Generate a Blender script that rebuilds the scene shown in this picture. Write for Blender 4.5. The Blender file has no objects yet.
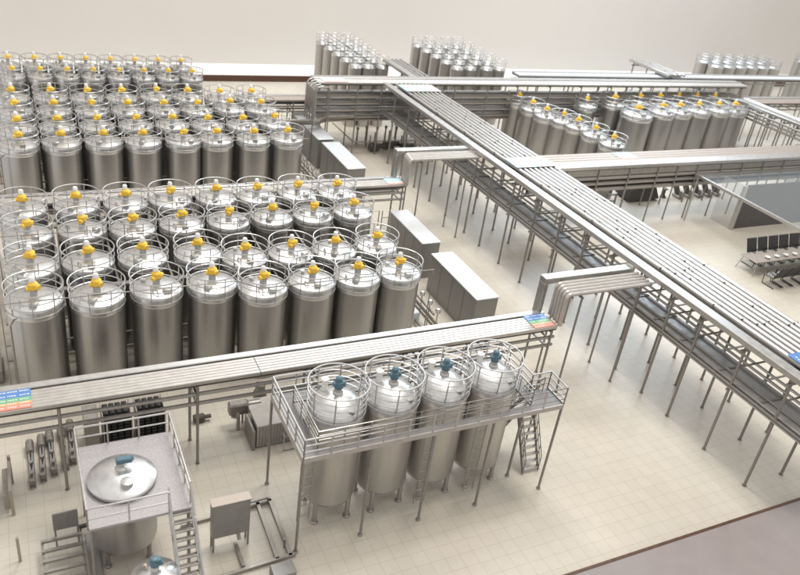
import bpy, math, random
from mathutils import Vector, Matrix
random.seed(7)
PI = math.pi
S = bpy.context.scene
COL = S.collection

# ------------------------------------------------------------------ materials
def new_mat(name):
    m = bpy.data.materials.new(name); m.use_nodes = True
    nt = m.node_tree; b = nt.nodes['Principled BSDF']
    return m, nt, b
def tex_coord(nt, out='Object', scale=(1, 1, 1)):
    tc = nt.nodes.new('ShaderNodeTexCoord'); mp = nt.nodes.new('ShaderNodeMapping')
    mp.inputs['Scale'].default_value = scale
    nt.links.new(tc.outputs[out], mp.inputs['Vector'])
    return mp.outputs['Vector']
def ramp(nt, fac, stops):
    r = nt.nodes.new('ShaderNodeValToRGB'); e = r.color_ramp.elements
    while len(e) < len(stops): e.new(0.5)
    for i, (p, c) in enumerate(stops):
        e[i].position = p; e[i].color = (*c, 1)
    nt.links.new(fac, r.inputs['Fac']); return r.outputs['Color']
def noise(nt, vec, scale, detail=4, rough=.6):
    n = nt.nodes.new('ShaderNodeTexNoise'); n.inputs['Scale'].default_value = scale
    n.inputs['Detail'].default_value = detail; n.inputs['Roughness'].default_value = rough
    nt.links.new(vec, n.inputs['Vector']); return n.outputs['Fac']
def surf(name, col, metal=0., rough=.5, var=.12, scale=(3, 3, 3), rvar=.1, bump=0., nscale=4.):
    m, nt, b = new_mat(name)
    v = tex_coord(nt, 'Object', scale); f = noise(nt, v, nscale)
    lo = tuple(max(0, c * (1 - var)) for c in col); hi = tuple(min(1, c * (1 + var)) for c in col)
    nt.links.new(ramp(nt, f, [(.3, lo), (.7, hi)]), b.inputs['Base Color'])
    b.inputs['Metallic'].default_value = metal
    mr = nt.nodes.new('ShaderNodeMapRange'); nt.links.new(f, mr.inputs['Value'])
    mr.inputs['From Min'].default_value = .3; mr.inputs['From Max'].default_value = .7
    mr.inputs['To Min'].default_value = max(.02, rough - rvar); mr.inputs['To Max'].default_value = min(1, rough + rvar)
    nt.links.new(mr.outputs['Result'], b.inputs['Roughness'])
    if bump:
        bp = nt.nodes.new('ShaderNodeBump'); bp.inputs['Strength'].default_value = bump; bp.inputs['Distance'].default_value = .02
        nt.links.new(f, bp.inputs['Height']); nt.links.new(bp.outputs['Normal'], b.inputs['Normal'])
    return m
M = {}
M['brushed'] = surf('brushed_steel', (.435, .428, .418), .93, .36, .07, (16, 16, .4), .05, .06)
M['brushed_pale'] = surf('brushed_steel_pale', (.52, .505, .48), .9, .38, .06, (16, 16, .4), .05, .05)
M['cap'] = surf('satin_cap_steel', (.66, .66, .665), .88, .30, .04, (2, 2, 2), .05)
M['rail'] = surf('rail_wire_steel', (.50, .495, .485), .8, .36, .08)
M['post'] = surf('post_steel', (.29, .275, .255), .65, .45, .12, (4, 4, 4))
M['pipe'] = surf('painted_pipe', (.50, .475, .445), .55, .34, .07, (2, 2, 2), .06)
M['silver_pipe'] = surf('silver_pipe', (.50, .49, .475), .75, .32, .07, (2, 2, 2), .06)
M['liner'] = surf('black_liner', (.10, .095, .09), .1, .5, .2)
M['beam'] = surf('painted_beam', (.52, .515, .505), .85, .32, .05, (2, 2, 2), .06)
M['beam_tan'] = surf('tan_pipe', (.37, .32, .28), .35, .42, .08, (2, 2, 2))
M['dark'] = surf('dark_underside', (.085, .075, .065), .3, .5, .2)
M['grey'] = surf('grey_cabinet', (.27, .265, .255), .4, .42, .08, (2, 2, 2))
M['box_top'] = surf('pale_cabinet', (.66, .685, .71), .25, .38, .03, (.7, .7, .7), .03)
M['tray'] = surf('blue_grey_tray', (.38, .375, .37), .35, .40, .06, (2, 2, 2))
M['deck_grey'] = surf('grey_walk_plate', (.215, .205, .20), .4, .45, .12, (6, 6, 6))
M['lowpipe'] = surf('low_pipe_steel', (.33, .31, .285), .6, .42, .12, (3, 3, 3))
M['black'] = surf('black_plastic', (.018, .018, .020), 0, .45, .2)
M['charcoal'] = surf('charcoal_panel', (.085, .08, .078), .1, .35, .15)
M['yellow'] = surf('yellow_enamel', (.83, .53, .06), .0, .42, .12, (9, 9, 9))
M['teal'] = surf('teal_motor_enamel', (.085, .165, .21), .1, .4, .15, (9, 9, 9))
M['white'] = surf('white_plastic', (.78, .77, .74), 0, .45, .05)
M['brown'] = surf('dark_brown_trim', (.085, .038, .022), 0, .45, .25)
M['ledge'] = surf('pale_ledge', (.27, .238, .232), 0, .42, .04, (.6, .6, .6), .06)
M['blue'] = surf('label_blue', (.09, .22, .50), 0, .4, .06)
M['green'] = surf('label_green', (.16, .40, .24), 0, .4, .06)
M['orange'] = surf('label_orange', (.80, .36, .17), 0, .4, .06)
M['red'] = surf('label_red', (.72, .27, .20), 0, .4, .06)
M['skyblue'] = surf('label_pale_blue', (.45, .68, .78), 0, .4, .06)
M['pinkred'] = surf('label_pale_red', (.80, .45, .40), 0, .4, .06)
# speckled deck plate
def deck_mat():
    m, nt, b = new_mat('speckled_deck_plate')
    v = tex_coord(nt, 'Object', (1, 1, 1)); f = noise(nt, v, 38, 3, .7)
    nt.links.new(ramp(nt, f, [(.34, (.32, .30, .305)), (.5, (.38, .36, .37)), (.66, (.46, .44, .45))]), b.inputs['Base Color'])
    b.inputs['Metallic'].default_value = .2; b.inputs['Roughness'].default_value = .5
    bp = nt.nodes.new('ShaderNodeBump'); bp.inputs['Strength'].default_value = .25; bp.inputs['Distance'].default_value = .01
    nt.links.new(f, bp.inputs['Height']); nt.links.new(bp.outputs['Normal'], b.inputs['Normal'])
    return m
M['deck'] = deck_mat()
# tiled floor
def floor_mat():
    m, nt, b = new_mat('cream_tiles')
    v = tex_coord(nt, 'Object', (1, 1, 1))
    br = nt.nodes.new('ShaderNodeTexBrick'); br.offset = 0; br.squash = 1
    br.inputs['Scale'].default_value = 1; br.inputs['Brick Width'].default_value = .268; br.inputs['Row Height'].default_value = .268
    br.inputs['Mortar Size'].default_value = .0055; br.inputs['Mortar Smooth'].default_value = .9; br.inputs['Bias'].default_value = 0
    br.inputs['Color1'].default_value = (.60, .552, .475, 1); br.inputs['Color2'].default_value = (.62, .572, .495, 1)
    br.inputs['Mortar'].default_value = (.43, .38, .31, 1)
    nt.links.new(v, br.inputs['Vector'])
    f = noise(nt, v, .55, 5, .6); f2 = noise(nt, v, 6, 4, .7)
    c1 = ramp(nt, f, [(.3, (.88, .89, .90)), (.7, (1, 1, 1))])
    c2 = ramp(nt, f2, [(.3, (.955, .95, .94)), (.7, (1, 1, 1))])
    mx = nt.nodes.new('ShaderNodeMix'); mx.data_type = 'RGBA'; mx.blend_type = 'MULTIPLY'; mx.inputs[0].default_value = 1
    nt.links.new(br.outputs['Color'], mx.inputs[6]); nt.links.new(c1, mx.inputs[7])
    my = nt.nodes.new('ShaderNodeMix'); my.data_type = 'RGBA'; my.blend_type = 'MULTIPLY'; my.inputs[0].default_value = 1
    nt.links.new(mx.outputs[2], my.inputs[6]); nt.links.new(c2, my.inputs[7])
    nt.links.new(my.outputs[2], b.inputs['Base Color'])
    b.inputs['Roughness'].default_value = .38
    return m
M['floor'] = floor_mat()
M['wall'] = surf('room_wall_paint', (.635, .60, .565), 0, .8, .02, (.05, .05, .05))
def glass_mat(name, tint, alpha):
    m, nt, b = new_mat(name)
    b.inputs['Base Color'].default_value = (*tint, 1); b.inputs['Roughness'].default_value = .08
    b.inputs['Alpha'].default_value = alpha; b.inputs['IOR'].default_value = 1.5
    return m
M['glass'] = glass_mat('acrylic_sheet', (.45, .50, .53), .14)
M['glass_side'] = glass_mat('acrylic_side', (.55, .58, .58), .22)

# ------------------------------------------------------------------ mesh builder
class MB:
    def __init__(s): s.v = []; s.f = []; s.mi = []; s.mats = []; s.cur = 0
    def use(s, key):
        if key not in s.mats: s.mats.append(key)
        s.cur = s.mats.index(key); return s
    def add(s, vs, fs):
        o = len(s.v); s.v += [tuple(x) for x in vs]
        for f in fs: s.f.append([o + i for i in f]); s.mi.append(s.cur)
        return s
    def box(s, x0, x1, y0, y1, z0, z1):
        vs = [(x, y, z) for z in (z0, z1) for y in (y0, y1) for x in (x0, x1)]
        return s.add(vs, [(0, 2, 3, 1), (4, 5, 7, 6), (0, 1, 5, 4), (2, 6, 7, 3), (0, 4, 6, 2), (1, 3, 7, 5)])
    def bbox(s, x0, x1, y0, y1, z0, z1, b):   # box with chamfered vertical and top edges
        def ring(x0, x1, y0, y1, z, b): return [(x0+b, y0, z), (x1-b, y0, z), (x1, y0+b, z), (x1, y1-b, z), (x1-b, y1, z), (x0+b, y1, z), (x0, y1-b, z), (x0, y0+b, z)]
        vs = ring(x0, x1, y0, y1, z0, b) + ring(x0, x1, y0, y1, z1-b, b) + ring(x0+b, x1-b, y0+b, y1-b, z1, b*.4)
        fs = [tuple(range(7, -1, -1)), tuple(range(16, 24))]
        for k in (0, 8):
            for i in range(8): j = (i+1) % 8; fs.append((k+i, k+j, k+8+j, k+8+i))
        return s.add(vs, fs)
    def bar(s, p0, p1, w, h):                 # rectangular bar
        p0, p1 = Vector(p0), Vector(p1); d = (p1-p0).normalized()
        up = Vector((0, 0, 1)) if abs(d.z) < .95 else Vector((0, 1, 0))
        a = d.cross(up).normalized(); c = a.cross(d).normalized()
        vs = []
        for p in (p0, p1):
            for u, t in ((-1, -1), (1, -1), (1, 1), (-1, 1)): vs.append(p + a*u*w/2 + c*t*h/2)
        return s.add(vs, [(3, 2, 1, 0), (4, 5, 6, 7), (0, 1, 5, 4), (1, 2, 6, 5), (2, 3, 7, 6), (3, 0, 4, 7)])
    def tube(s, pts, r, n=8, closed=False):
        pts = [Vector(p) for p in pts]; N = len(pts); rings = []
        prev = None
        for i, p in enumerate(pts):
            if closed: d = (pts[(i+1) % N]-pts[i-1]).normalized()
            elif i == 0: d = (pts[1]-p).normalized()
            elif i == N-1: d = (p-pts[-2]).normalized()
            else: d = ((pts[i+1]-p).normalized()+(p-pts[i-1]).normalized()).normalized()
            if prev is None:
                up = Vector((0, 0, 1)) if abs(d.z) < .9 else Vector((0, 1, 0))
                a = d.cross(up).normalized()
            else: a = (prev-d*prev.dot(d)).normalized()
            prev = a; c = d.cross(a)
            rings.append([p+a*math.cos(2*PI*k/n)*r+c*math.sin(2*PI*k/n)*r for k in range(n)])
        vs = [q for rg in rings for q in rg]; fs = []
        for i in range(N if closed else N-1):
            for k in range(n):
                j = (i+1) % N; l = (k+1) % n
                fs.append((i*n+k, i*n+l, j*n+l, j*n+k))
        if not closed: fs += [tuple(range(n-1, -1, -1)), tuple((N-1)*n+k for k in range(n))]
        return s.add(vs, fs)
    def ring(s, x, y, z, R, r, seg=40, n=6, a0=0, a1=2*PI):
        if a1-a0 >= 2*PI-.01: return s.tube([(x+R*math.cos(2*PI*i/seg), y+R*math.sin(2*PI*i/seg), z) for i in range(seg)], r, n, True)
        return s.tube([(x+R*math.cos(a0+(a1-a0)*i/seg), y+R*math.sin(a0+(a1-a0)*i/seg), z) for i in range(seg+1)], r, n)
    def lathe(s, x, y, prof, n=48):           # prof: (r, z) bottom to top
        vs = []; fs = []; idx = []
        for r, z in prof:
            if r < 1e-6: idx.append([len(vs)]*n); vs.append((x, y, z))
            else:
                idx.append(list(range(len(vs), len(vs)+n)))
                vs += [(x+r*math.cos(2*PI*k/n), y+r*math.sin(2*PI*k/n), z) for k in range(n)]
        for i in range(len(prof)-1):
            for k in range(n):
                l = (k+1) % n; q = [idx[i][k], idx[i][l], idx[i+1][l], idx[i+1][k]]
                u = []
                for w in q:
                    if w not in u: u.append(w)
                if len(u) > 2: fs.append(tuple(u))
        if prof[0][0] > 1e-6: fs.append(tuple(reversed(idx[0])))
        if prof[-1][0] > 1e-6: fs.append(tuple(idx[-1]))
        return s.add(vs, fs)
    def build(s, name, mat=None, parent=None, label=None, loc=None):
        me = bpy.data.meshes.new(name); me.from_pydata(s.v, [], s.f); me.update()
        keys = s.mats if s.mats else [mat]
        for k in keys: me.materials.append(M[k])
        if len(keys) > 1: me.polygons.foreach_set('material_index', s.mi)
        me.polygons.foreach_set('use_smooth', [True]*len(me.polygons))
        me.set_sharp_from_angle(angle=math.radians(32))
        o = bpy.data.objects.new(name, me); COL.objects.link(o)
        if parent: o.parent = parent
        if loc: o.location = loc
        if label: o['label'] = label
        return o
def tag(o, label, cat, group=None, kind=None):
    if label: o['label'] = label
    if cat: o['category'] = cat
    if group: o['group'] = group
    if kind: o['kind'] = kind
    return o
def thing(name, label, cat, loc=(0, 0, 0), rz=0, group=None):
    o = bpy.data.objects.new(name, None); COL.objects.link(o); o.location = loc; o.rotation_euler = (0, 0, rz)
    o.empty_display_size = .1
    return tag(o, label, cat, group)
def copy_tree(o, parent=None):
    c = o.copy(); COL.objects.link(c)
    if parent: c.parent = parent
    for ch in list(KIDS.get(o.name, [])): copy_tree(ch, c)
    return c
KIDS = {}
def freeze(root):                             # remember the parts of a prototype
    for ob in bpy.data.objects:
        if ob.parent: KIDS.setdefault(ob.parent.name, [])
    for ob in bpy.data.objects:
        if ob.parent and ob not in KIDS[ob.parent.name]: KIDS[ob.parent.name].append(ob)
ORD = ['first', 'second', 'third', 'fourth', 'fifth', 'sixth', 'seventh', 'eighth', 'ninth', 'tenth', 'eleventh', 'twelfth',
       'thirteenth', 'fourteenth', 'fifteenth', 'sixteenth', 'seventeenth', 'eighteenth', 'nineteenth', 'twentieth']

# ------------------------------------------------------------------ setting
BX0, BX1, BY0, BY1 = -2.2, 62, 6.14, 35.15
fl = MB(); NX, NY = 24, 16
for i in range(NX+1):
    for j in range(NY+1): fl.v.append((BX0+(BX1-BX0)*i/NX, BY0+(BY1-BY0)*j/NY, 0))
for i in range(NX):
    for j in range(NY): fl.f.append([i*(NY+1)+j, (i+1)*(NY+1)+j, (i+1)*(NY+1)+j+1, i*(NY+1)+j+1]); fl.mi.append(0)
tag(fl.build('floor', 'floor'), 'cream tiled model floor', None, None, 'structure')
LZ = .24
m = MB(); m.box(-14, 70, -6, BY0-.05, -.6, LZ); tag(m.build('near_ledge', 'ledge'), 'pale lilac grey border in front of the model floor', None, None, 'structure')
m = MB(); m.box(-14, 70, BY1+.12, 37.3, -.6, LZ+.02); tag(m.build('far_ledge', 'white'), 'bright white sill behind the model', None, None, 'structure')
m = MB(); m.box(-14, 70, BY0-.05, BY0, -.3, LZ+.012); tag(m.build('near_trim', 'brown'), 'thin dark brown strip edging the near border', None, None, 'structure')
m = MB(); m.box(-14, 70, BY1, BY1+.12, -.3, LZ+.03); tag(m.build('far_trim', 'brown'), 'dark brown strip along the far edge of the model', None, None, 'structure')
m = MB(); m.box(-40, 110, 37.3, 37.9, -6, 40); tag(m.build('wall', 'wall'), 'plain beige room wall', None, None, 'structure')

# ------------------------------------------------------------------ yellow-motor tanks
def tank_parts(root, R, zr, dome_h, seg=44, body='brushed', rail_h=.34, nposts=8, base='skirt', yellow=True, lod=0):
    n = seg
    b = MB()
    if base == 'skirt': b.lathe(0, 0, [(R*.97, 0), (R*.97, .04), (R, .06), (R, zr-.20)], n)
    b.build('tank_body', body, root)
    c = MB(); c.lathe(0, 0, [(R*1.004, zr-.20), (R*1.012, zr-.19), (R*1.02, zr-.02), (R*.99, zr+.015), (R*.80, zr+dome_h*.50), (R*.52, zr+dome_h*.83), (R*.25, zr+dome_h*.97), (0, zr+dome_h)], n)
    c.build('cap', 'cap', root)
    g = MB()
    for k, z in enumerate((zr-.11, zr+.03, zr+.17, zr+rail_h)):
        g.ring(0, 0, z, R*(1.022+.008*k), .012 if k < 3 else .015, 36, 5)
    for k in range(nposts):
        a = 2*PI*(k+.35)/nposts
        g.tube([(R*1.02*math.cos(a), R*1.02*math.sin(a), zr-.13), (R*1.046*math.cos(a), R*1.046*math.sin(a), zr+rail_h)], .010, 5)
    g.build('guard_rail', 'rail', root)
    return
def yellow_tank(R, zr, label, cat='storage tank', group=None, hatch=True):
    t = thing('storage_tank', label, cat, group=group)
    tank_parts(t, R, zr, .10)
    h = MB(); h.lathe(0, 0, [(.075, zr+.08), (.070, zr+.19), (.085, zr+.20), (.085, zr+.225)], 14)
    h.build('motor_stand', 'rail', t)
    y = MB(); y.lathe(.0, 0, [(.055, zr+.22), (.088, zr+.235), (.098, zr+.29), (.092, zr+.345), (.055, zr+.385)], 14)
    y.tube([(0, 0, zr+.29), (.10, -.02, zr+.285), (.12, -.03, zr+.28)], .056, 12)
    y.tube([(0, .0, zr+.265), (-.08, -.05, zr+.25), (-.105, -.06, zr+.245)], .052, 12)
    mo = y.build('gearbox', 'yellow', t)
    c = MB(); c.lathe(-.012, 0, [(.045, zr+.382), (.054, zr+.39), (.054, zr+.46), (.04, zr+.485), (0, zr+.49)], 12)
    c.build('motor_cap', 'white', mo)
    d = MB(); d.bbox(.03, .17, -R*.78, -R*.52, zr+.02, zr+.15, .015); d.build('hatch', 'rail', t)
    d = MB(); d.tube([(-.16, -R*.55, zr+.03), (-.16, -R*.55, zr+.14), (-.10, -R*.72, zr+.14), (-.10, -R*.9, zr-.02)], .014, 6); d.build('sample_pipe', 'rail', t)
    d = MB(); d.lathe(-.2, .22, [(.04, zr), (.04, zr+.11), (.055, zr+.11), (.055, zr+.13), (0, zr+.13)], 10); d.build('vent', 'rail', t)
    return t
DZ = 2.3
proto = yellow_tank(.49, 1.98, 'tmp', group='yellow motor tanks in the near block')
KIDS.clear(); freeze(proto)
first = [True]
def place_tank(x, y, label, group, s=1., sz=1., rz=None):
    if first[0]: o = proto; first[0] = False
    else: o = copy_tree(proto)
    o.location = (x, y, 0); o.scale = (s, s, sz)
    o.rotation_euler = (0, 0, random.uniform(-.9, .7) if rz is None else rz)
    o['label'] = label; o['group'] = group; o['category'] = 'storage tank'
    return o
near_rows = [
 [(-.06, 13.7), (1.03, 13.61), (2.14, 13.67), (3.23, 13.63), (4.19, 13.27), (5.26, 13.29), (6.29, 13.27), (7.30, 13.30)],
 [(-.05, 14.98), (1.01, 15.0), (2.09, 14.98), (3.23, 14.96), (4.16, 14.58), (5.21, 14.56), (6.24, 14.53), (7.31, 14.60)],
 [(-.05, 16.44), (1.04, 16.5), (2.09, 16.41), (3.18, 16.45), (4.27, 16.44), (5.35, 16.48), (6.39, 16.44), (7.48, 16.49)],
 [(-.09, 17.77), (1.04, 17.79), (2.13, 17.78), (3.18, 17.83), (4.30, 17.83), (5.33, 17.78), (6.43, 17.82), (7.50, 17.74)]]
far_rows = [
 [(-.03, 22.02), (1.04, 22.06), (2.14, 22.04), (3.19, 22.01), (4.32, 21.99), (5.29, 22.02), (6.41, 21.97), (7.48, 22.0)],
 [(-.02, 23.32), (1.03, 23.35), (2.10, 23.37), (3.20, 23.38), (4.27, 23.37), (5.31, 23.27), (6.40, 23.23), (7.48, 23.36)],
 [(-.04, 24.82), (1.04, 24.82), (2.11, 24.81), (3.17, 24.80), (4.26, 24.80), (5.32, 24.79), (6.43, 24.95), (7.45, 24.86)],
 [(-.07, 26.14), (1.03, 26.16), (2.10, 26.10), (3.16, 26.12), (4.27, 26.22), (5.29, 26.16), (6.35, 26.07), (7.46, 26.09)]]
def pos8(i): return ['leftmost', 'second from left', 'third from left', 'fourth from left', 'fourth from right', 'third from right', 'second from right', 'rightmost'][i]
rn = ['frontmost row', 'second row from front', 'third row from front', 'backmost row']
for j, row in enumerate(near_rows):
    for i, (x, y) in enumerate(row):
        place_tank(x, y, f'yellow-motored steel tank, {pos8(i)} in {rn[j]} of the near left block', 'yellow motor tanks in the near left block')
for j, row in enumerate(far_rows):
    for i, (x, y) in enumerate(row):
        place_tank(x, y, f'yellow-motored steel tank, {pos8(i)} in {rn[j]} of the middle left block', 'yellow motor tanks in the middle left block')
for i in range(8):
    place_tank(-.08+.842*i, 29.95, f'small yellow-motored tank, {pos8(i)} in back row of the farthest left block', 'small tanks in the farthest left block', .80, 1.0)
    place_tank(.02+.85*i, 28.75, f'small yellow-motored tank, {pos8(i)} in front row of the farthest left block', 'small tanks in the farthest left block', .80, .97)
G1 = [(18.46, 25.67), (18.49, 24.71), (18.58, 23.84), (18.95, 23.22), (19.14, 22.54), (19.24, 21.6), (19.29, 20.6)]
for i, (x, y) in enumerate(G1):
    place_tank(x, y, f'narrow yellow-motored tank in the right block, {["backmost", "second from back", "third from back", "middle one", "third from front", "second from front", "frontmost"][i]} of the slanting line', 'slanting line of narrow tanks', .95, 1.0)
G2 = [(21.52, 25.13), (23.26, 25.68), (24.78, 25.83), (25.96, 25.84), (27.21, 25.98), (28.34, 25.99), (29.39, 25.87)]
for i, (x, y) in enumerate(G2):
    if i == 0: place_tank(x, y, 'single narrow tank standing left of the wide tanks under the far pipe rack', 'right block tanks in the back row', .95)
    else: place_tank(x, y-.25, f'wide yellow-motored tank, {["leftmost", "second from left", "third from left", "third from right", "second from right", "rightmost"][i-1]} in back row of the right block', 'right block tanks in the back row', 1.22, 1.0)
G3 = [(23.32, 24.05), (24.9, 24.3), (25.93, 24.35), (27.16, 24.45), (28.42, 24.5), (29.39, 24.45)]
for i, (x, y) in enumerate(G3):
    place_tank(x, y-.1, f'wide yellow-motored tank, {["leftmost", "second from left", "third from left", "third from right", "second from right", "rightmost"][i]} in front row of the right block', 'right block tanks in the front row', 1.35 if i == 0 else 1.2, 1.0)

# ------------------------------------------------------------------ tall slim tanks far behind
def slim_tank():
    t = thing('slim_tank', 'tmp', 'storage tank')
    b = MB(); b.lathe(0, 0, [(.27, 0), (.27, 2.38)], 28); b.build('tank_body', 'brushed_pale', t)
    c = MB(); c.lathe(0, 0, [(.275, 2.38), (.275, 2.44), (.22, 2.52), (.1, 2.56), (0, 2.57)], 28); c.build('cap', 'cap', t)
    g = MB()
    for z in (2.55, 2.68, 2.84): g.ring(0, 0, z, .275, .008, 24, 4)
    for k in range(6):
        a = 2*PI*k/6+.2; g.tube([(.27*math.cos(a), .27*math.sin(a), 2.4), (.275*math.cos(a), .275*math.sin(a), 2.84)], .009, 4)
    g.build('guard_rail', 'rail', t)
    return t
sp = slim_tank(); freeze(sp); sfirst = [True]
def place_slim(x, y, label, group, s=1., sz=1.):
    if sfirst[0]: o = sp; sfirst[0] = False
    else: o = copy_tree(sp)
    o.location = (x, y, 0); o.scale = (s, s, sz); o.rotation_euler = (0, 0, random.uniform(0, 1))
    o['label'] = label; o['group'] = group; o['category'] = 'storage tank'
fb = ['front', 'second', 'middle', 'fourth', 'back']
for i, x in enumerate((12.5, 13.05, 13.7)):
    for j in range(5):
        place_slim(x, 28.85+j*.97, f'slim pale tank, {fb[j]} one of {["left", "middle", "right"][i]} column in the left far cluster', 'slim tanks left of the long rack')
for i, x in enumerate((17.25, 17.9, 18.75, 19.4)):
    for j in range(5):
        place_slim(x, 28.85+j*.98, f'slim grey tank, {fb[j]} one of the {["leftmost", "second", "third", "rightmost"][i]} column in the centre far cluster', 'slim tanks in the centre far cluster')
for j in range(2):
    for i in range(6):
        place_slim(34.9+i*.90, 31.0+j*.95, f'slim tank, {["first", "second", "third", "fourth", "fifth", "sixth"][i]} from left in {["front", "back"][j]} row of the right far cluster', 'slim tanks in the right far cluster', 1.55, .93)
for i, (x, y) in enumerate([(42.4, 31.0), (43.5, 31.0), (44.6, 31.0), (43.0, 32.0), (44.1, 32.0)]):
    place_slim(x, y, f'slim tank at the right picture edge, {["front left", "front middle", "front right", "back left", "back right"][i]} of five', 'slim tanks at the right picture edge', 1.6)

# ------------------------------------------------------------------ walkways round the tank blocks
def walkway(y0, y1, label, x0=-.62, x1=7.95):
    t = thing('tank_walkway', label, 'walkway', (x0, y0, 0), group='walkways joining the tank tops')
    L = x1-x0
    ym = (y1-y0)*.5; yf = -.55
    d = MB(); d.bar((.5, .65, 1.80), (L-.2, .65, 1.80), .12, .04)
    for k in range(1, 8): d.bar((k*1.07-.0, .05, 1.76), (k*1.07-.0, y1-y0, 1.76), .04, .03)
    d.bar((.5, y1-y0-.65, 1.80), (L-.2, y1-y0-.65, 1.80), .12, .04)
    d.build('frame', 'post', t)
    for pts in ([(0, yf, 0), (0, yf, 2.30), (4.2, yf, 2.29), (4.6, -.93, 2.29), (L-.1, -.93, 2.29), (L-.1, -.93, 0)],
                [(0, ym, 0), (0, ym, 2.33), (L-.1, ym, 2.33), (L-.1, ym, 0)]):
        r = MB(); r.tube(pts, .013, 6); r.build('handrail', 'post', t)
    pm = MB(); pm.tube([(.12, yf+.1, 0), (.12, yf+.1, 1.78), (.5, .65, 1.80)], .016, 6); pm.build('post', 'post', t)
    for k in range(3):
        q = MB(); yy = (y1-y0)*(k+.5)/3
        q.tube([(-.05, yy, .25), (L, yy, .25)], .03, 8); q.tube([(-.05, yy+.09, .55), (L, yy+.09, .55)], .022, 8); q.build('service_pipe', 'lowpipe', t)
walkway(13.65, 17.8, 'grey walkway frame and wire handrail joining the tanks of the near left block')
walkway(22.02, 26.14, 'grey walkway frame and wire handrail joining the tanks of the middle left block')

# ------------------------------------------------------------------ pipe racks
def label_plate(x, y, z, w, d, parent, along='x', pale=False, name='label_plate'):
    """flat plate with coloured strips and rows of tiny white marks"""
    cols = ['skyblue', 'skyblue', 'white', 'pinkred'] if pale else ['blue', 'green', 'orange', 'red']
    wid = [.42, .24, .12, .22]
    mb = MB(); y1 = d
    for c, wf in zip(cols, wid):
        y0 = y1-d*wf
        mb.use(c).box(0, w, y0, y1, 0, .010); 
        mb.use('white')
        nrow = 2 if wf > .3 else 1
        for rr in range(nrow):
            yy = y0+(y1-y0)*(rr+.5)/nrow
            for k in range(3):
                xa = w*(.05+.32*k)
                while xa < w*(.28+.32*k):
                    l = random.uniform(.012, .03); mb.box(xa, xa+l, yy-.011, yy+.011, .010, .0125); xa += l+.010
        y1 = y0
    if along == 'y':
        mb.v = [(d-b_, a_, c_) for (a_, b_, c_) in mb.v]
        mb.f = [list(f) for f in mb.f]
    o = mb.build(name, None, parent); o.location = (x, y, z); return o

def rack_x(x0, x1, y0, y1, z, label, posts, npipe=6, beam_w=.15, beam_back=True, mat='pipe', low=((.28, 3), (.48, 2)), beam='beam', back_posts=True, group='pipe racks running across the model', brace=True, pr=None, y0post=None, seam=None):
    """rack along X; local frame starts at (x0, y0)"""
    t = thing('pipe_rack', label, 'pipe rack', (x0, y0, 0), group=group)
    L = x1-x0; W = y1-y0
    if beam_back: by0, by1, py0, py1 = W-beam_w, W, .0, W-beam_w-.03
    else: by0, by1, py0, py1 = 0, beam_w, beam_w+.03, W
    b = MB(); b.bbox(0, L, by0, by1, z-.09, z+.02, .012); b.build('cable_tray', beam, t)
    w = (py1-py0)/npipe
    for k in range(npipe):
        p = MB(); yc = py0+w*(k+.5)
        cs = [(0, yc-w*.475, z-.07), (0, yc-w*.475, z-.010), (0, yc-w*.36, z), (0, yc+w*.36, z), (0, yc+w*.475, z-.010), (0, yc+w*.475, z-.07)]
        brk = [0, L] if not seam else [0]+[s for s in seam]+[L]
        for a, e in zip(brk[:-1], brk[1:]):
            e2 = e-.012 if e < L else e
            vs = [(a, c[1], c[2]) for c in cs]+[(e2, c[1], c[2]) for c in cs]
            p.add(vs, [(5, 4, 3, 2, 1, 0), (6, 7, 8, 9, 10, 11)]+[(i, (i+1) % 6, 6+(i+1) % 6, 6+i) for i in range(6)])
        p.build('pipe', mat, t)
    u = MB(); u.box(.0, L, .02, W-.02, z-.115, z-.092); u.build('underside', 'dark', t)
    for dz, n in low:
        for k in range(n):
            q = MB(); yy = .03+(W-.06)*k/max(1, n-1) if n > 1 else W/2
            q.tube([(0.02, yy, z-dz+.01*(k % 2)), (L-.02, yy, z-dz+.01*(k % 2))], .035, 8); q.build('service_pipe', 'lowpipe', t)
    for px in posts:
        px -= x0
        yf = 0 if y0post is None else y0post-y0
        rows = (yf, W-.0) if back_posts else (yf,)
        for yy in rows:
            q = MB(); q.tube([(px, yy, 0), (px, yy, z-.10)], .026, 8); q.lathe(px, yy, [(.04, 0), (.04, .02)], 10); q.build('post', 'post', t)
        q = MB(); q.bar((px, yf-.02, z-.135), (px, W+.02, z-.135), .045, .04)
        for dz, n in low: q.bar((px, yf-.02, z-dz-.055), (px, W+.02, z-dz-.055), .035, .03)
        q.build('crossbeam', 'post', t)
    return t
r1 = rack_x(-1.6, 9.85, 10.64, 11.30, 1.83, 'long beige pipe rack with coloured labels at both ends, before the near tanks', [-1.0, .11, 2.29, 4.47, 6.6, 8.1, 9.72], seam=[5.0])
label_plate(.80, .02, 1.832, .54, .50, r1)
label_plate(10.88, .02, 1.832, .52, .50, r1)
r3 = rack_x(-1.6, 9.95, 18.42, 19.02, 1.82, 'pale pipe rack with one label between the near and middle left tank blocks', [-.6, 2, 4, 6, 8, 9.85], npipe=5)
label_plate(11.0, .02, 1.822, .50, .42, r3, pale=True)
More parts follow.
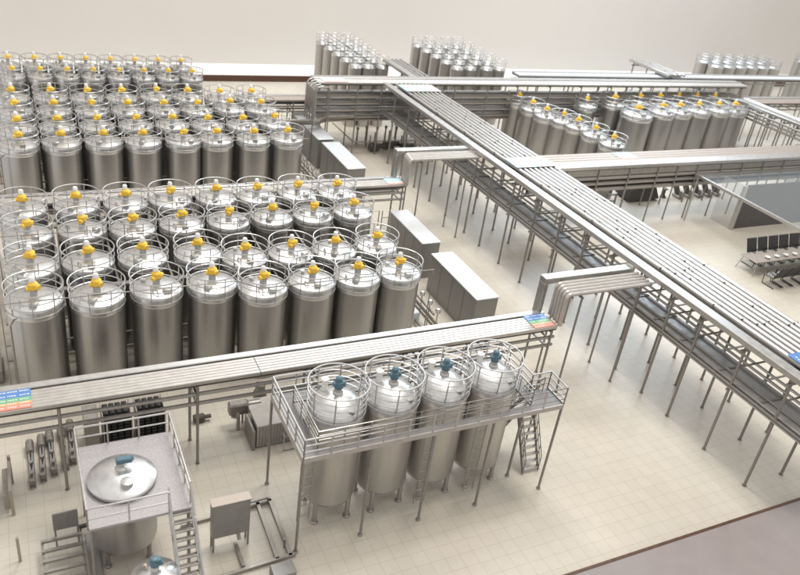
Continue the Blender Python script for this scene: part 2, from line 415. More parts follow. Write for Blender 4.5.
# rack in front of the right tank block
r4 = rack_x(14.3, 40, 18.26, 19.50, 2.12, 'tan topped pipe rack with white front beam beside the wide tanks on the right', [15.6, 16.9, 18.2, 19.46, 20.35, 21.3, 22.45, 23.5, 24.6, 25.7, 26.8, 27.9, 29, 31, 33, 35], npipe=4, beam_w=.42, beam_back=False, mat='beam_tan', low=((.62, 5), (.82, 4)))
q = MB(); q.box(0, 25.7, .02, .06, 1.80, 2.02); q.build('side_panel', 'lowpipe', r4)
q = MB(); q.box(0, 25.7, .20, .24, 1.22, 1.78); q.build('side_panel', 'dark', r4)
for yy, zz in ((.02, 1.70), (.04, 1.50), (.02, 1.30)):
    q = MB(); q.tube([(0, yy+.06, zz), (25.7, yy+.06, zz)], .075, 10); q.build('service_pipe', 'lowpipe', r4)
label_plate(3.95, .55, 2.122, .75, .62, r4, pale=True)
# far rack
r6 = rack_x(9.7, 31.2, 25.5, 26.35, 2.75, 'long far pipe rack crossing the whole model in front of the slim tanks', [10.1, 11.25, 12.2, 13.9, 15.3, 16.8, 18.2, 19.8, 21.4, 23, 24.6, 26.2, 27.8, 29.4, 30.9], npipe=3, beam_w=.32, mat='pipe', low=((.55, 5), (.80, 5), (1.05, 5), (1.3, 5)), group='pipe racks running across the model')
label_plate(.25, .02, 2.752, .9, .45, r6, pale=True)
q = MB(); q.box(.2, 21, .05, 1.9, 1.30, 1.34); q.build('lower_tray', 'beam_tan', r6)
for k, yy in enumerate((1.1, 1.3, 1.5, 1.7)):
    q = MB(); q.tube([(.2, yy, 1.42+.2*(k % 3)), (21, yy, 1.42+.2*(k % 3))], .05, 8); q.build('service_pipe', 'lowpipe', r6)
q = MB(); q.bar((1.58, .0, .5), (5.6, .0, .5), .03, .035); q.bar((1.58, 0, .5), (1.58, 2.2, .5), .03, .035); q.build('tie_rail', 'post', r6)
# short rack between middle block and the far rack
r5 = rack_x(6.6, 10.6, 26.85, 27.5, 1.7, 'short dark topped pipe rack leaving the middle left tank block toward the far rack', [8.3, 9.3, 10.4], npipe=4, mat='beam_tan', low=((.25, 3), (.45, 3)))
for k in range(3):
    q = MB(); q.tube([(.9, -1.75+.12*k, 1.5-.10*k), (3.1, -1.75+.12*k, 1.5-.10*k), (3.5, -1.40+.08*k, 1.5-.10*k), (4.6, -1.30+.08*k, 1.5-.10*k)], .05, 8); q.build('service_pipe', 'lowpipe', r5)
# arch gate at the left end of the far rack
t = thing('pipe_arch', 'bent pipe arch with dark panel at the left end of the far pipe rack', 'pipe arch', (9.75, 25.0, 0))
for k in range(5):
    q = MB(); x = -.05; y = .1+k*.25
    q.tube([(x-.2, y, 1.3), (x-.2, y, 2.55), (x-.12, y, 2.68), (x+.05, y, 2.72)], .035, 8); q.build('pipe', 'rail', t)
q = MB(); q.box(-.33, -.29, .05, .9, 1.9, 2.6); q.build('side_panel', 'post', t)
q = MB(); q.tube([(-.35, -.02, 0), (-.35, -.02, 2.55), (-.25, -.02, 2.70), (.15, -.02, 2.72), (.22, -.02, 2.6), (.22, -.02, 0)], .028, 8); q.build('frame', 'post', t)
# blue grey rack behind far rack
rack_x(19.5, 40, 27.4, 28.0, 2.6, 'blue grey pipe rack just behind the far rack, left of the slanting rack', [20.5, 22.5, 24.5, 26.5, 30, 33, 36, 39], npipe=4, mat='box_top', low=((.3, 2),))
rack_x(31.0, 44, 24.65, 25.6, 2.2, 'tan and white pipe rack reaching the right picture edge behind the wide tanks', [32, 34, 36, 38, 40, 42], npipe=3, mat='beam_tan', beam_w=.3, low=((.35, 3),))

def rack_y(x0, x1, y0, y1, z, label, posts, npipe=8, beam_w=.25, gap=.18, tray=True, mat='silver_pipe', pr=.055, rows=None, group='pipe racks running away from the viewer', liner=True):
    t = thing('pipe_rack', label, 'pipe rack', (x0, y0, 0), group=group)
    W = x1-x0; L = y1-y0
    b = MB(); b.bbox(0, beam_w, 0, L, z-.10, z+.02, .012); b.build('cable_tray', 'beam', t)
    pw = (W-beam_w-gap)/npipe
    for k in range(npipe):
        xx = beam_w+gap+pw*(k+.5)
        p = MB(); p.use(mat).tube([(xx, 0, z-.03), (xx, L, z-.03)], pr, 10)
        p.use('post'); yy = random.uniform(.2, .8)
        while yy < L:
            p.box(xx-pr-.010, xx+pr+.010, yy, yy+.03, z-.09, z+.020); yy += random.uniform(1.5, 2.6)
        p.build('pipe', None, t)
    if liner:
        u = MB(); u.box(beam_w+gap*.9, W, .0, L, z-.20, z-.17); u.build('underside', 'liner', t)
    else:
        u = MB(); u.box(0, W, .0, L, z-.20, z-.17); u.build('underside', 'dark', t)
    rows = rows or (.1, W-.05)
    for py in posts:
        py -= y0
        for xx in rows:
            top = z-.10 if xx < .3 else z-.2
            q = MB(); q.tube([(xx, py, 0), (xx, py, top)], .030, 8); q.lathe(xx, py, [(.045, 0), (.045, .02)], 10); q.build('post', 'post', t)
        q = MB(); q.bar((-.02, py, z-.225), (W+.02, py, z-.225), .05, .045)
        if tray: q.bar((.02, py, 1.60), (max(rows), py, 1.60), .035, .035); q.bar((rows[0], py, 2.12), (rows[1], py, 2.12), .03, .03)
        q.build('crossbeam', 'post', t)
    if tray:
        q = MB(); q.box(.06, 1.02, .0, L, 1.625, 1.655); q.build('lower_tray', 'tray', t)
        for xx in (.10, .22, .50): MB().tube([(xx, 0, 1.685), (xx, L, 1.685)], .028, 8).build('service_pipe', 'lowpipe', t)
        for py in posts: MB().bar((.07, py-y0+.5, 1.665), (1.0, py-y0+.5, 1.665), .05, .02).build('tray_strip', 'post', t)
        for xx, zz in ((1.0, 1.74), (1.12, 1.80), (1.12, 2.13)):
            q = MB(); q.tube([(xx, 0, zz), (xx, L, zz)], .030, 8); q.build('service_pipe', 'beam', t)
        yy = .6
        while yy < L:
            MB().bar((1.15, yy, 2.15), (1.6, yy+.06, 2.15), .03, .03).build('bracket', 'post', t); MB().bar((1.5, yy+.3, 1.8), (1.5, yy+.3, 2.5), .05, .03).build('hanger', 'post', t); yy += 1.12
    return t
yp = [6.92, 8.04, 9.18, 10.05, 11.01, 12.08, 13.15, 14.2, 15.3, 16.45, 17.6, 18.55, 19.83, 21.0, 22.2, 23.32, 24.5]
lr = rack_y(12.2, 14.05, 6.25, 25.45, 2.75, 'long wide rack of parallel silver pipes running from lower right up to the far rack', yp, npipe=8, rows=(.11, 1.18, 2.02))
def long_plate(y, d, pale):
    mb = MB(); cols = (['skyblue', 'white', 'white', 'skyblue', 'white', 'white', 'white'] if pale else ['blue', 'blue', 'skyblue', 'green', 'orange', 'red', 'red'])
    for k, c in enumerate(cols):
        x = .43+k*.20
        mb.use(c).box(x, x+.195, y, y+d, 2.785, 2.795)
        mb.use('post' if pale else 'white')
        for j in range(6): mb.box(x+.05+.03*(j % 3), x+.07+.03*(j % 3), y+d*(.12+.13*j), y+d*(.19+.13*j), 2.795, 2.797)
    mb.build('label_plate', None, lr)
long_plate(16.95-6.25, .75, True); long_plate(24.3-6.25, .8, True); long_plate(6.80-6.25, .62, False)
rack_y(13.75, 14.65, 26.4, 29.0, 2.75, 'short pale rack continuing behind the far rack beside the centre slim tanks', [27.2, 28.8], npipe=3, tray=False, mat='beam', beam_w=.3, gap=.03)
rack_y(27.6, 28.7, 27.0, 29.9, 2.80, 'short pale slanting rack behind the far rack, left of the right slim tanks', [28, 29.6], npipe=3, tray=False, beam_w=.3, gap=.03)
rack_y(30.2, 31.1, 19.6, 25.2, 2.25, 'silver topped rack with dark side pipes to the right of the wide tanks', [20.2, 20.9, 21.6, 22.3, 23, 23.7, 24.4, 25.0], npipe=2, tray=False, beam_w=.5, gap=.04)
for k in range(3):
    q = MB(); q.tube([(30.12, 19.6, 2.0-.16*k), (30.12, 25.2, 2.0-.16*k)], .05, 8); 
    q.build('service_pipe', 'post', bpy.data.objects[[o.name for o in bpy.data.objects if o.get('label', '').startswith('silver topped rack')][0]], loc=(-30.2, -19.6, 0))

# raised pipe bridges linking the low racks with the long rack
def bridge(x0, x1, y0, zlow, zhi, label):
    t = thing('pipe_bridge', label, 'pipe bridge', (x0, y0, 0), group='raised pipe bridges joining the long rack')
    L = x1-x0
    b = MB(); b.bbox(-.04, L, .62, .84, zhi-.08, zhi+.05, .012); b.bbox(-.04, .06, .62, .84, zlow-.05, zhi-.082, .01); b.build('cable_tray', 'beam', t)
    for k in range(5):
        y = .04+k*.115
        p = MB(); xs = .12+.018*k
        arc = [(xs+.09-.09*math.cos(a*PI/12), y, zhi-.12+.09*math.sin(a*PI/12)) for a in range(0, 7)]
        p.tube([(xs, y, zlow+.02)]+arc+[(L, y, zhi-.03)], .046, 10); p.build('pipe', 'pipe', t)
    for px in (.5, L-.35):
        for yy in (.0, .8):
            q = MB(); q.tube([(px, yy, 0), (px, yy, zhi-.12)], .024, 8); q.lathe(px, yy, [(.038, 0), (.038, .02)], 10); q.build('post', 'post', t)
        q = MB(); q.bar((px, -.03, zhi-.12), (px, .86, zhi-.12), .04, .04); q.build('crossbeam', 'post', t)
    return t
bridge(9.78, 12.19, 10.62, 1.80, 2.60, 'raised pipe bridge with bent ends joining the nearest beige rack to the long rack')
bridge(9.80, 12.19, 18.28, 1.79, 2.62, 'raised pipe bridge with bent ends joining the middle rack to the long rack')

# ------------------------------------------------------------------ long grey cabinets
def cabinet(x0, x1, y0, y1, h, label):
    t = thing('cabinet', label, 'cabinet', (x0, y0, 0), group='long grey cabinets beside the tank blocks')
    W, L = x1-x0, y1-y0
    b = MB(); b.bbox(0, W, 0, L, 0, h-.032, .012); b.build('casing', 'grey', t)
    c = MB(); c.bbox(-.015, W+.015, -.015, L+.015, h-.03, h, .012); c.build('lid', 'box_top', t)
    for k in range(1, 4):
        d = MB(); d.box(-.006, -.001, L*k/4-.008, L*k/4+.008, .06, h-.1); d.build('seam', 'post', t)
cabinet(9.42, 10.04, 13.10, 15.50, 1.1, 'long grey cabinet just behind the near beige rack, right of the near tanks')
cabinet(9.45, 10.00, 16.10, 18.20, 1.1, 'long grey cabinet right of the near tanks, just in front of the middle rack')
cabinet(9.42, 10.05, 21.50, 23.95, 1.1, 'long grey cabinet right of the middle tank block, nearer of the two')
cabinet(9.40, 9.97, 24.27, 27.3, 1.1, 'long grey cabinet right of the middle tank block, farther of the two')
# pipework between tanks and cabinets
def manifold(x, y, L, label):
    t = thing('valve_manifold', label, 'pipework', (x, y, 0), group='low pipework beside the tank blocks')
    for k in range(3):
        q = MB(); q.tube([(0, .2*k, .25+.15*k), (0, L-.2*k, .25+.15*k), (.5, L-.2*k, .25+.15*k)], .03, 8); q.build('pipe', 'lowpipe', t)
    yy = .25
    while yy < L-.3:
        q = MB(); q.tube([(0, yy, .0), (0, yy, .75)], .02, 6); q.lathe(0, yy, [(.06, .70), (.07, .75), (.04, .80)], 10); q.build('valve', 'rail', t); yy += .42
    q = MB(); q.bar((-.2, 0, .12), (-.2, L, .12), .04, .05); q.bar((.22, 0, .12), (.22, L, .12), .04, .05); q.build('base_frame', 'post', t)
manifold(8.55, 13.1, 4.2, 'low silver pipework with valves between near tanks and long grey cabinets')
manifold(8.6, 21.4, 4.4, 'low silver pipework with valves between middle tanks and long grey cabinets')
q = MB(); q.bbox(8.15, 8.45, 14.0, 14.35, 0, .32, .01); q.bar((8.3, 14.1, .32), (8.3, 14.1, .5), .04, .04)
tag(q.build('pump_box', 'box_top'), 'small pale box with short stub at the foot of the rightmost near tank', 'box')

# ladders at right side of near block
def ladder(x, y, z0, z1, rx, label):
    t = thing('ladder', label, 'ladder', (x, y, 0), rx)
    for xx in (-.10, .10):
        q = MB(); q.tube([(xx, 0, z0), (xx, 0, z1)], .014, 6); q.build('stile', 'lowpipe', t)
    z = z0+.1
    while z < z1: MB().tube([(-.10, 0, z), (.10, 0, z)], .012, 5).build('rung', 'lowpipe', t); z += .21
ladder(7.98, 15.6, 0, 2.4, 0, 'thin ladder standing at the right side of the near tank block')

# ------------------------------------------------------------------ railed platform with four front tanks
P = thing('tank_platform', 'long railed platform on thin posts around four front tanks with teal motors', 'platform', (3.33, 8.15, 0))
PW, PD, PZ = 4.42, 1.62, 2.0
d = MB()
IX0, IX1, IY0, IY1 = .27, PW-.20, .15, PD-.28
d.box(0, IX0, 0, PD, PZ-.03, PZ); d.box(IX1, PW, 0, PD, PZ-.03, PZ)
d.box(IX0, IX1, 0, IY0, PZ-.03, PZ); d.box(IX0, IX1, IY1, PD, PZ-.03, PZ)
d.box(PW, PW+.40, 0, .50, PZ-.03, PZ)
d.build('deck', 'deck_grey', P)
d = MB(); d.bar((0, -.012, PZ-.03), (PW+.4, -.012, PZ-.03), .022, .09); d.bar((-.012, 0, PZ-.04), (-.012, PD, PZ-.04), .022, .12)
d.bar((0, PD+.012, PZ-.04), (PW, PD+.012, PZ-.04), .022, .12); d.bar((PW+.412, 0, PZ-.04), (PW+.412, .5, PZ-.04), .022, .12); d.build('edge_beam', 'pipe', P)
def rail_run(pts, z, h, r, parent, step=.42, mid=2, mat='rail', name='handrail', top_r=None):
    g = MB()
    for k in range(mid+1):
        zz = z+h*(k+1)/(mid+1)
        g.tube([(p[0], p[1], zz if len(p) < 3 else p[2]+h*(k+1)/(mid+1)) for p in pts], r if k < mid else (top_r or r*1.3), 6)
    for a, b in zip(pts[:-1], pts[1:]):
        a3 = Vector((a[0], a[1], z if len(a) < 3 else a[2])); b3 = Vector((b[0], b[1], z if len(b) < 3 else b[2]))
        n = max(1, round((b3-a3).length/step))
        for i in range(n+1):
            q = a3.lerp(b3, i/n); g.tube([tuple(q), (q.x, q.y, q.z+h)], r*1.1, 5)
    return g.build(name, mat, parent)
rail_run([(PW, PD), (0, PD)], PZ, .36, .010, P)
rail_run([(0, PD), (0, 0), (PW+.4, 0), (PW+.4, .5), (PW, .5), (PW, PD)], PZ, .36, .013, P)
rail_run([(IX0, IY1+.0), (IX0, IY0), (IX1, IY0), (IX1, IY1), (IX0, IY1)], PZ, .34, .009, P, mid=3)
for (px, py) in ((.0, 0), (1.14, 0), (2.24, 0), (3.40, 0), (4.80, 0), (0, PD), (1.3, PD), (2.6, PD), (PW, PD), (4.40, .48)):
    q = MB(); q.tube([(px, py, 0), (px, py, PZ-.03)], .024, 8); q.lathe(px, py, [(.042, 0), (.042, .02), (.028, .03)], 10); q.build('post', 'post', P)
# four tanks
def front_tank():
    t = thing('mixing_tank', 'tmp', 'mixing tank')
    R = .462
    b = MB(); b.lathe(0, 0, [(0, .26), (.16, .28), (.32, .33), (.425, .42), (R, .52), (R, 2.10)], 56); b.build('tank_body', 'brushed_pale', t)
    c = MB(); c.lathe(0, 0, [(R+.003, 2.10), (R+.005, 2.12), (R+.004, 2.18), (R-.012, 2.25), (.425, 2.315), (.36, 2.38), (.27, 2.435), (.17, 2.475), (.07, 2.495), (0, 2.50)], 56); c.build('cap', 'cap', t)
    g = MB()
    for k, z in enumerate((2.24, 2.36, 2.48, 2.60)): g.ring(0, 0, z, R+.016+.003*k, .009, 40, 5, -PI*1.02, PI*.98)
    g.ring(0, 0, 2.72, R+.030, .013, 44, 6)
    for k in range(8):
        a = 2*PI*(k+.5)/8; g.tube([((R+.01)*math.cos(a), (R+.01)*math.sin(a), 2.22), ((R+.03)*math.cos(a), (R+.03)*math.sin(a), 2.72)], .012, 5)
    g.build('guard_rail', 'rail', t)
    s = MB(); s.lathe(0, 0, [(.085, 2.49), (.085, 2.52), (.06, 2.54), (.055, 2.60), (.075, 2.61)], 16); s.build('motor_stand', 'rail', t)
    mo = MB(); mo.lathe(0, 0, [(.05, 2.61), (.07, 2.62), (.07, 2.72), (.055, 2.73), (.055, 2.80), (.03, 2.82), (0, 2.82)], 14); mo.bbox(-.02, .11, -.05, .05, 2.64, 2.73, .015); mo.bbox(-.10, 0, -.04, .04, 2.66, 2.72, .012)
    mm = mo.build('motor', 'teal', t)
    v = MB(); v.tube([(-.16, .20, 2.44), (-.16, .20, 2.62)], .05, 12); v.tube([(-.16, .20, 2.62), (-.16, .20, 2.66)], .065, 12); v.build('vent', 'white', t)
    h = MB(); h.lathe(.13, -.33, [(.06, 2.28), (.06, 2.37), (.07, 2.37), (.07, 2.39), (0, 2.40)], 16); h.build('manhole', 'post', t)
    for k in range(4):
        a = PI/4+k*PI/2+.0; lx, ly = .41*math.cos(a), .41*math.sin(a)
        l = MB(); l.lathe(lx, ly, [(.062, 0), (.062, .03), (.042, .04), (.042, .56)], 14); l.build('leg', 'brushed', t)
    o = MB(); o.tube([(0, 0, .28), (0, 0, .14), (.1, 0, .10), (.34, .0, .10)], .025, 8); o.build('outlet_pipe', 'post', t)
    return t
ft = front_tank(); freeze(ft)
for i, x in enumerate((4.13, 5.11, 6.07, 7.05)):
    o = ft if i == 0 else copy_tree(ft)
    o.location = (x, 8.93, 0); o.rotation_euler = (0, 0, (-.05, .12, 0, .08)[i])
    tag(o, f'steel tank with teal motor in the railed front platform, {["leftmost", "second from left", "third from left", "rightmost"][i]} of the four', 'mixing tank', 'four tanks in the front platform')
# ladders between tanks under the platform
for i, (x, y, a) in enumerate(((3.50, 8.38, 0), (5.62, 8.32, .0), (6.62, 8.32, 0))):
    ladder(x, y, .25 if i else .45, 2.0, a, ['short ladder hanging beside the leftmost front tank', 'ladder under the platform between second and third front tanks', 'ladder under the platform between third and rightmost front tanks'][i])
# brace at second tank
# dog-leg stair at right end
def stair():
    t = thing('stair', 'dog-leg steel stair under the right end of the railed front platform', 'stair', (0, 0, 0))
    def flight(x0, x1, a, b, n, zs):
        (ya, za), (yb, zb) = a, b
        for xx in (x0, x1):
            q = MB(); q.bar((xx, ya, za), (xx, yb, zb), .02, .06); q.build('stringer', 'post', t)
            g = MB(); g.tube([(xx, ya, za+.32), (xx, yb, zb+.32)], .011, 6); g.tube([(xx, ya, za+.18), (xx, yb, zb+.18)], .008, 6)
            for i in range(6):
                f = i/5; g.tube([(xx, ya+(yb-ya)*f, za+(zb-za)*f), (xx, ya+(yb-ya)*f, za+(zb-za)*f+.32)], .009, 5)
            g.build('handrail', 'post', t)
        for i in range(n):
            f = (i+.5)/n; y = ya+(yb-ya)*f; z = za+(zb-za)*f; MB().box(x0+.01, x1-.01, y-.035, y+.035, z-.008, z+.008).build('tread', 'pipe', t)
    flight(8.05, 8.41, (8.58, .02), (9.15, 1.10), 9, 0)
    flight(7.72, 8.00, (9.15, 1.12), (8.60, 1.98), 8, 0)
    flight(7.60, 7.98, (9.62, .02), (9.15, 1.0), 6, 0)
    q = MB(); q.box(7.76, 8.45, 9.15, 9.42, 1.07, 1.10); q.build('landing', 'deck', t)
    rail_run([(8.45, 9.15), (8.45, 9.42), (7.76, 9.42), (7.76, 9.15)], 1.1, .32, .009, t, step=.3, mat='post')
    for px, py in ((7.76, 9.42), (8.45, 9.42), (7.76, 9.16), (8.45, 9.16)):
        q = MB(); q.tube([(px, py, 0), (px, py, 1.08)], .02, 6); q.build('post', 'post', t)
stair()

# ------------------------------------------------------------------ small railed platform at lower left
SZ = 1.42
Q = thing('tank_platform', 'small square railed platform with speckled deck around one shallow domed tank', 'platform', (.285, 8.25, 0))
d = MB()
import math as _m
def holed_deck(mb, w, dd, cx, cy, R, z0, z1, n=48):
    # square plate with a round hole
    outer = []
    for k in range(n):
        a = 2*PI*k/n; c, s_ = math.cos(a), math.sin(a)
        tx = ((w-cx)/c if c > 0 else -cx/c) if abs(c) > 1e-9 else 1e9
        ty = ((dd-cy)/s_ if s_ > 0 else -cy/s_) if abs(s_) > 1e-9 else 1e9
        t_ = min(tx, ty); outer.append((cx+c*t_, cy+s_*t_))
    # snap nearest to the corners
    for corner in ((0, 0), (w, 0), (w, dd), (0, dd)):
        i = min(range(n), key=lambda k: (outer[k][0]-corner[0])**2+(outer[k][1]-corner[1])**2); outer[i] = corner
    inner = [(cx+R*math.cos(2*PI*k/n), cy+R*math.sin(2*PI*k/n)) for k in range(n)]
    vs = [(x, y, z1) for x, y in outer]+[(x, y, z1) for x, y in inner]+[(x, y, z0) for x, y in outer]+[(x, y, z0) for x, y in inner]
    fs = []
    for k in range(n):
        l = (k+1) % n
        fs += [(k, l, n+l, n+k), (2*n+l, 2*n+k, 3*n+k, 3*n+l), (k, 2*n+k, 2*n+l, l), (n+l, 3*n+l, 3*n+k, n+k)]
    mb.add(vs, fs)
QW, QD = 1.41, 1.74
holed_deck(d, QW, QD, .56, .84, .485, SZ-.04, SZ); d.build('deck', 'deck', Q)
rail_run([(0, QD), (QW, QD)], SZ, .39, .012, Q, step=.5, mid=1)
rail_run([(QW-.32, 0), (0, 0), (0, QD)], SZ, .39, .012, Q, step=.55, mid=1)
rail_run([(QW, QD), (QW, .1)], SZ, .39, .012, Q, step=.45, mid=1)
for px, py in ((.04, .04), (QW-.04, .04), (QW-.04, QD-.04), (.04, QD-.04)):
    q = MB(); q.tube([(px, py, 0), (px, py, SZ-.04)], .026, 8); q.build('post', 'post', Q)
t = thing('mixing_tank', 'shallow domed tank with teal motor set in the small speckled platform', 'mixing tank', (.845, 9.09, 0))
b = MB(); b.lathe(0, 0, [(0, .20), (.2, .21), (.42, .25), (.465, .32), (.478, .40), (.478, 1.46)], 60); b.build('tank_body', 'brushed', t)
c = MB(); c.lathe(0, 0, [(.479, 1.46), (.49, 1.465), (.49, 1.50), (.48, 1.51), (.39, 1.545), (.27, 1.59), (.14, 1.615), (0, 1.62)], 60); c.build('cap', 'cap', t)
s = MB(); s.lathe(.0, .05, [(.09, 1.60), (.09, 1.63), (.05, 1.66), (.05, 1.73)], 14); s.build('motor_stand', 'rail', t)
s = MB(); s.bbox(-.07, .16, .0, .1, 1.73, 1.81, .014); s.tube([(.16, .05, 1.77), (.18, .05, 1.77)], .035, 10); s.build('motor', 'teal', t)
s = MB(); s.lathe(.04, -.28, [(.085, 1.55), (.085, 1.63), (.095, 1.635), (.095, 1.655), (0, 1.665)], 24); s.build('manhole', 'beam', t)
for k in range(4):
    a = PI/4+k*PI/2; l = MB(); l.lathe(.43*math.cos(a), .43*math.sin(a), [(.05, 0), (.05, .03), (.035, .04), (.035, .5)], 12); l.build('leg', 'post', t)
# stair down from the small platform
t = thing('stair', 'straight open stair going down from the small speckled platform', 'stair', (1.38, 8.24, 0))
L_, n_ = 1.15, 15
for xx in (0, .31):
    q = MB(); q.bar((xx, .05, SZ-.03), (xx, -L_, .02), .022, .07); q.build('stringer', 'rail', t)
    g = MB(); g.tube([(xx, .08, SZ+.42), (xx, -L_, .44), (xx, -L_, .02)], .013, 6); g.tube([(xx, .04, SZ+.2), (xx, -L_, .24)], .010, 6)
    for i in range(1, 4):
        f = i/4; g.tube([(xx, .05-(L_+.05)*f, SZ*(1-f)), (xx, .05-(L_+.05)*f, SZ*(1-f)+.42)], .010, 5)
    g.build('handrail', 'rail', t)
for i in range(n_):
    f = (i+.6)/n_; MB().box(.012, .298, .05-(L_+.05)*f-.035, .05-(L_+.05)*f+.035, SZ*(1-f)-.010, SZ*(1-f)+.010).build('tread', 'lowpipe', t)
q = MB(); q.bar((0, -L_, .44), (.31, -L_, .44), .02, .02); q.build('cross_rail', 'rail', t)
# little tank at the bottom edge
t = thing('mixing_tank', 'low domed tank with teal motor at the bottom picture edge below the small platform', 'mixing tank', (1.06, 7.62, 0))
b = MB(); b.lathe(0, 0, [(.31, .0), (.31, .88)], 48); b.build('tank_body', 'brushed', t)
c = MB(); c.lathe(0, 0, [(.315, .88), (.325, .89), (.325, .93), (.31, .94), (.24, .985), (.12, 1.02), (0, 1.03)], 48); c.build('cap', 'cap', t)
s = MB(); s.lathe(0, .02, [(.06, 1.02), (.06, 1.05), (.04, 1.07), (.04, 1.11)], 12); s.build('motor_stand', 'rail', t)
s = MB(); s.lathe(0, .02, [(.05, 1.11), (.065, 1.12), (.065, 1.18), (.05, 1.19), (.05, 1.25), (0, 1.26)], 12); s.bbox(0, .11, -.02, .06, 1.12, 1.18, .01); s.bbox(-.03, .09, -.03, .06, 1.2, 1.24, .01); s.build('motor', 'teal', t)
s = MB(); s.lathe(-.12, .1, [(.03, .98), (.03, 1.08), (0, 1.09)], 10); s.build('vent', 'beam_tan', t)

# ------------------------------------------------------------------ floor equipment at lower left
t = thing('control_panel', 'thick grey standing panel with pale top between small platform and front platform', 'control panel', (2.07, 8.55, 0))
b = MB(); b.bbox(0, .60, 0, .16, .30, 1.0, .01); b.build('casing', 'grey', t)
b = MB(); b.box(-.01, .61, -.01, .17, 1.0, 1.012); b.build('top_plate', 'beam_tan', t)
for px, py in ((.02, .01), (.58, .01), (.02, .15), (.58, .15)):
    q = MB(); q.tube([(px, py, 0), (px, py, .31)], .018, 6); q.build('leg', 'post', t)
q = MB(); q.tube([(.42, .02, .28), (.42, -.06, .22)], .03, 8); q.build('valve', 'post', t)
t = thing('floor_skid', 'rectangular frame of floor pipes around the grey standing panel', 'floor frame', (0, 0, 0))
q = MB(); q.bar((1.72, 9.22, .04), (3.27, 9.32, .04), .05, .06); q.build('pipe', 'lowpipe', t)
for dx in (0, -.22):
    q = MB(); q.bar((3.25+dx, 9.36, .04), (3.22+dx, 8.06, .04), .06, .06); q.build('pipe', 'lowpipe', t)
q = MB(); q.bar((3.30, 8.08, .04), (1.72, 8.0, .04), .05, .06); q.build('pipe', 'lowpipe', t)
q = MB(); q.bar((2.46, 8.62, .04), (2.46, 8.10, .04), .05, .05); q.build('pipe', 'lowpipe', t)
q = MB(); q.tube([(3.17, 8.25, .05), (3.17, 8.25, .25)], .02, 6); q.build('stub_pipe', 'post', t); q = MB(); q.tube([(3.2, 9.28, .05), (3.2, 9.28, .18)], .02, 6); q.bar((2.85, 9.30, .13), (3.2, 9.32, .13), .03, .03); q.build('stub_pipe', 'post', t)
t = thing('pump_box', 'low grey box at the bottom edge in front of the floor pipes', 'box', (2.80, 7.60, 0))
q = MB(); q.bbox(0, .36, 0, .26, .05, .22, .01); q.build('casing', 'grey', t)
MB().box(.01, .05, .01, .25, 0, .05).build('foot', 'post', t); MB().box(.31, .35, .01, .25, 0, .05).build('foot', 'post', t)
q = MB(); q.tube([(0, .12, .12), (-.25, .12, .12), (-.35, .06, .06), (-.6, .06, .06)], .03, 8); q.build('outlet_pipe', 'post', t)

t = thing('sign_panel', 'grey rectangular panel on two thin legs left of the small speckled platform', 'panel', (-.16, 9.4, 0))
q = MB(); q.box(0, .36, -.012, .012, .38, .72); q.build('board', 'grey', t)
for xx in (.02, .34):
    q = MB(); q.tube([(xx, .02, 0), (xx, .02, .70)], .014, 6); q.build('leg', 'post', t)
t = thing('slatted_bench', 'low slatted metal frame below the grey panel at the bottom left', 'floor frame', (-.34, 8.55, 0))
for k in range(5):
    q = MB(); q.bar((0, .80-.2*k, .24), (.56, .80-.2*k, .24), .05, .04); q.build('slat', 'lowpipe', t)
for xx in (0, .56):
    q = MB(); q.bar((xx, -.1, .205), (xx, .86, .205), .04, .03); q.tube([(xx, .8, 0), (xx, .8, .2)], .016, 6); q.tube([(xx, .0, 0), (xx, .0, .2)], .016, 6); q.build('side_rail', 'post', t)
q = MB(); q.bbox(.27, .45, 8.2, 9.45, 0, .09, .01); tag(q.build('floor_duct', 'grey'), 'flat grey floor duct running under the left side of the small platform', 'duct')
t = thing('floor_pipe', 'short dark pipe stub reaching the left side of the small platform', 'pipe', (.2, 9.58, 0))
q = MB(); q.tube([(0, 0, .15), (.28, .02, .15)], .035, 8); q.build('pipe', 'dark', t); q = MB(); q.tube([(.02, 0, 0), (.02, 0, .15)], .018, 6); q.build('leg', 'post', t)

# pump skids lying in a row
def pump_skid():
    t = thing('pump_skid', 'tmp', 'pump')
    b = MB(); b.box(-.062, -.035, 0, 1.12, .0, .05); b.box(.035, .062, 0, 1.12, .0, .05)
    for y in (.02, .35, .7, 1.08): b.box(-.06, .06, y, y+.03, .01, .04)
    b.build('base_frame', 'post', t)
    c = MB(); c.tube([(0, .80, .12), (0, 1.10, .12)], .075, 14)
    for k in range(5): c.tube([(0, .84+.05*k, .12), (0, .855+.05*k, .12)], .082, 14)
    c.build('motor', 'lowpipe', t)
    d = MB(); d.tube([(-.025, .28, .11), (-.025, .8, .11)], .018, 8); d.tube([(.03, .28, .11), (.03, .8, .11)], .018, 8); d.build('shaft', 'rail', t)
    e = MB(); e.bbox(-.06, .06, .02, .30, .05, .17, .012); e.tube([(0, .16, .17), (0, .16, .24)], .03, 10); e.tube([(0, .16, .24), (0, .16, .255)], .045, 10)
    e.build('pump_head', 'post', t)
    e = MB(); e.tube([(0, .5, .05), (0, .5, .18)], .04, 10); e.build('coupling', 'post', t)
    return t
ps = pump_skid(); freeze(ps)
for i, (x, y) in enumerate(((-.41, 10.82), (-.24, 10.92), (-.06, 11.01), (.13, 11.1), (.26, 11.2))):
    o = ps if i == 0 else copy_tree(ps)
    o.location = (x, y, 0); o.scale = (.85, 1, .9); o.rotation_euler = (0, 0, (.0, -.02, .02, .01, -.02)[i])
    tag(o, f'long narrow pump on the tiles under the beige rack, {["leftmost", "second from left", "middle one", "second from right", "rightmost"][i]} of five', 'pump', 'row of five long pumps')
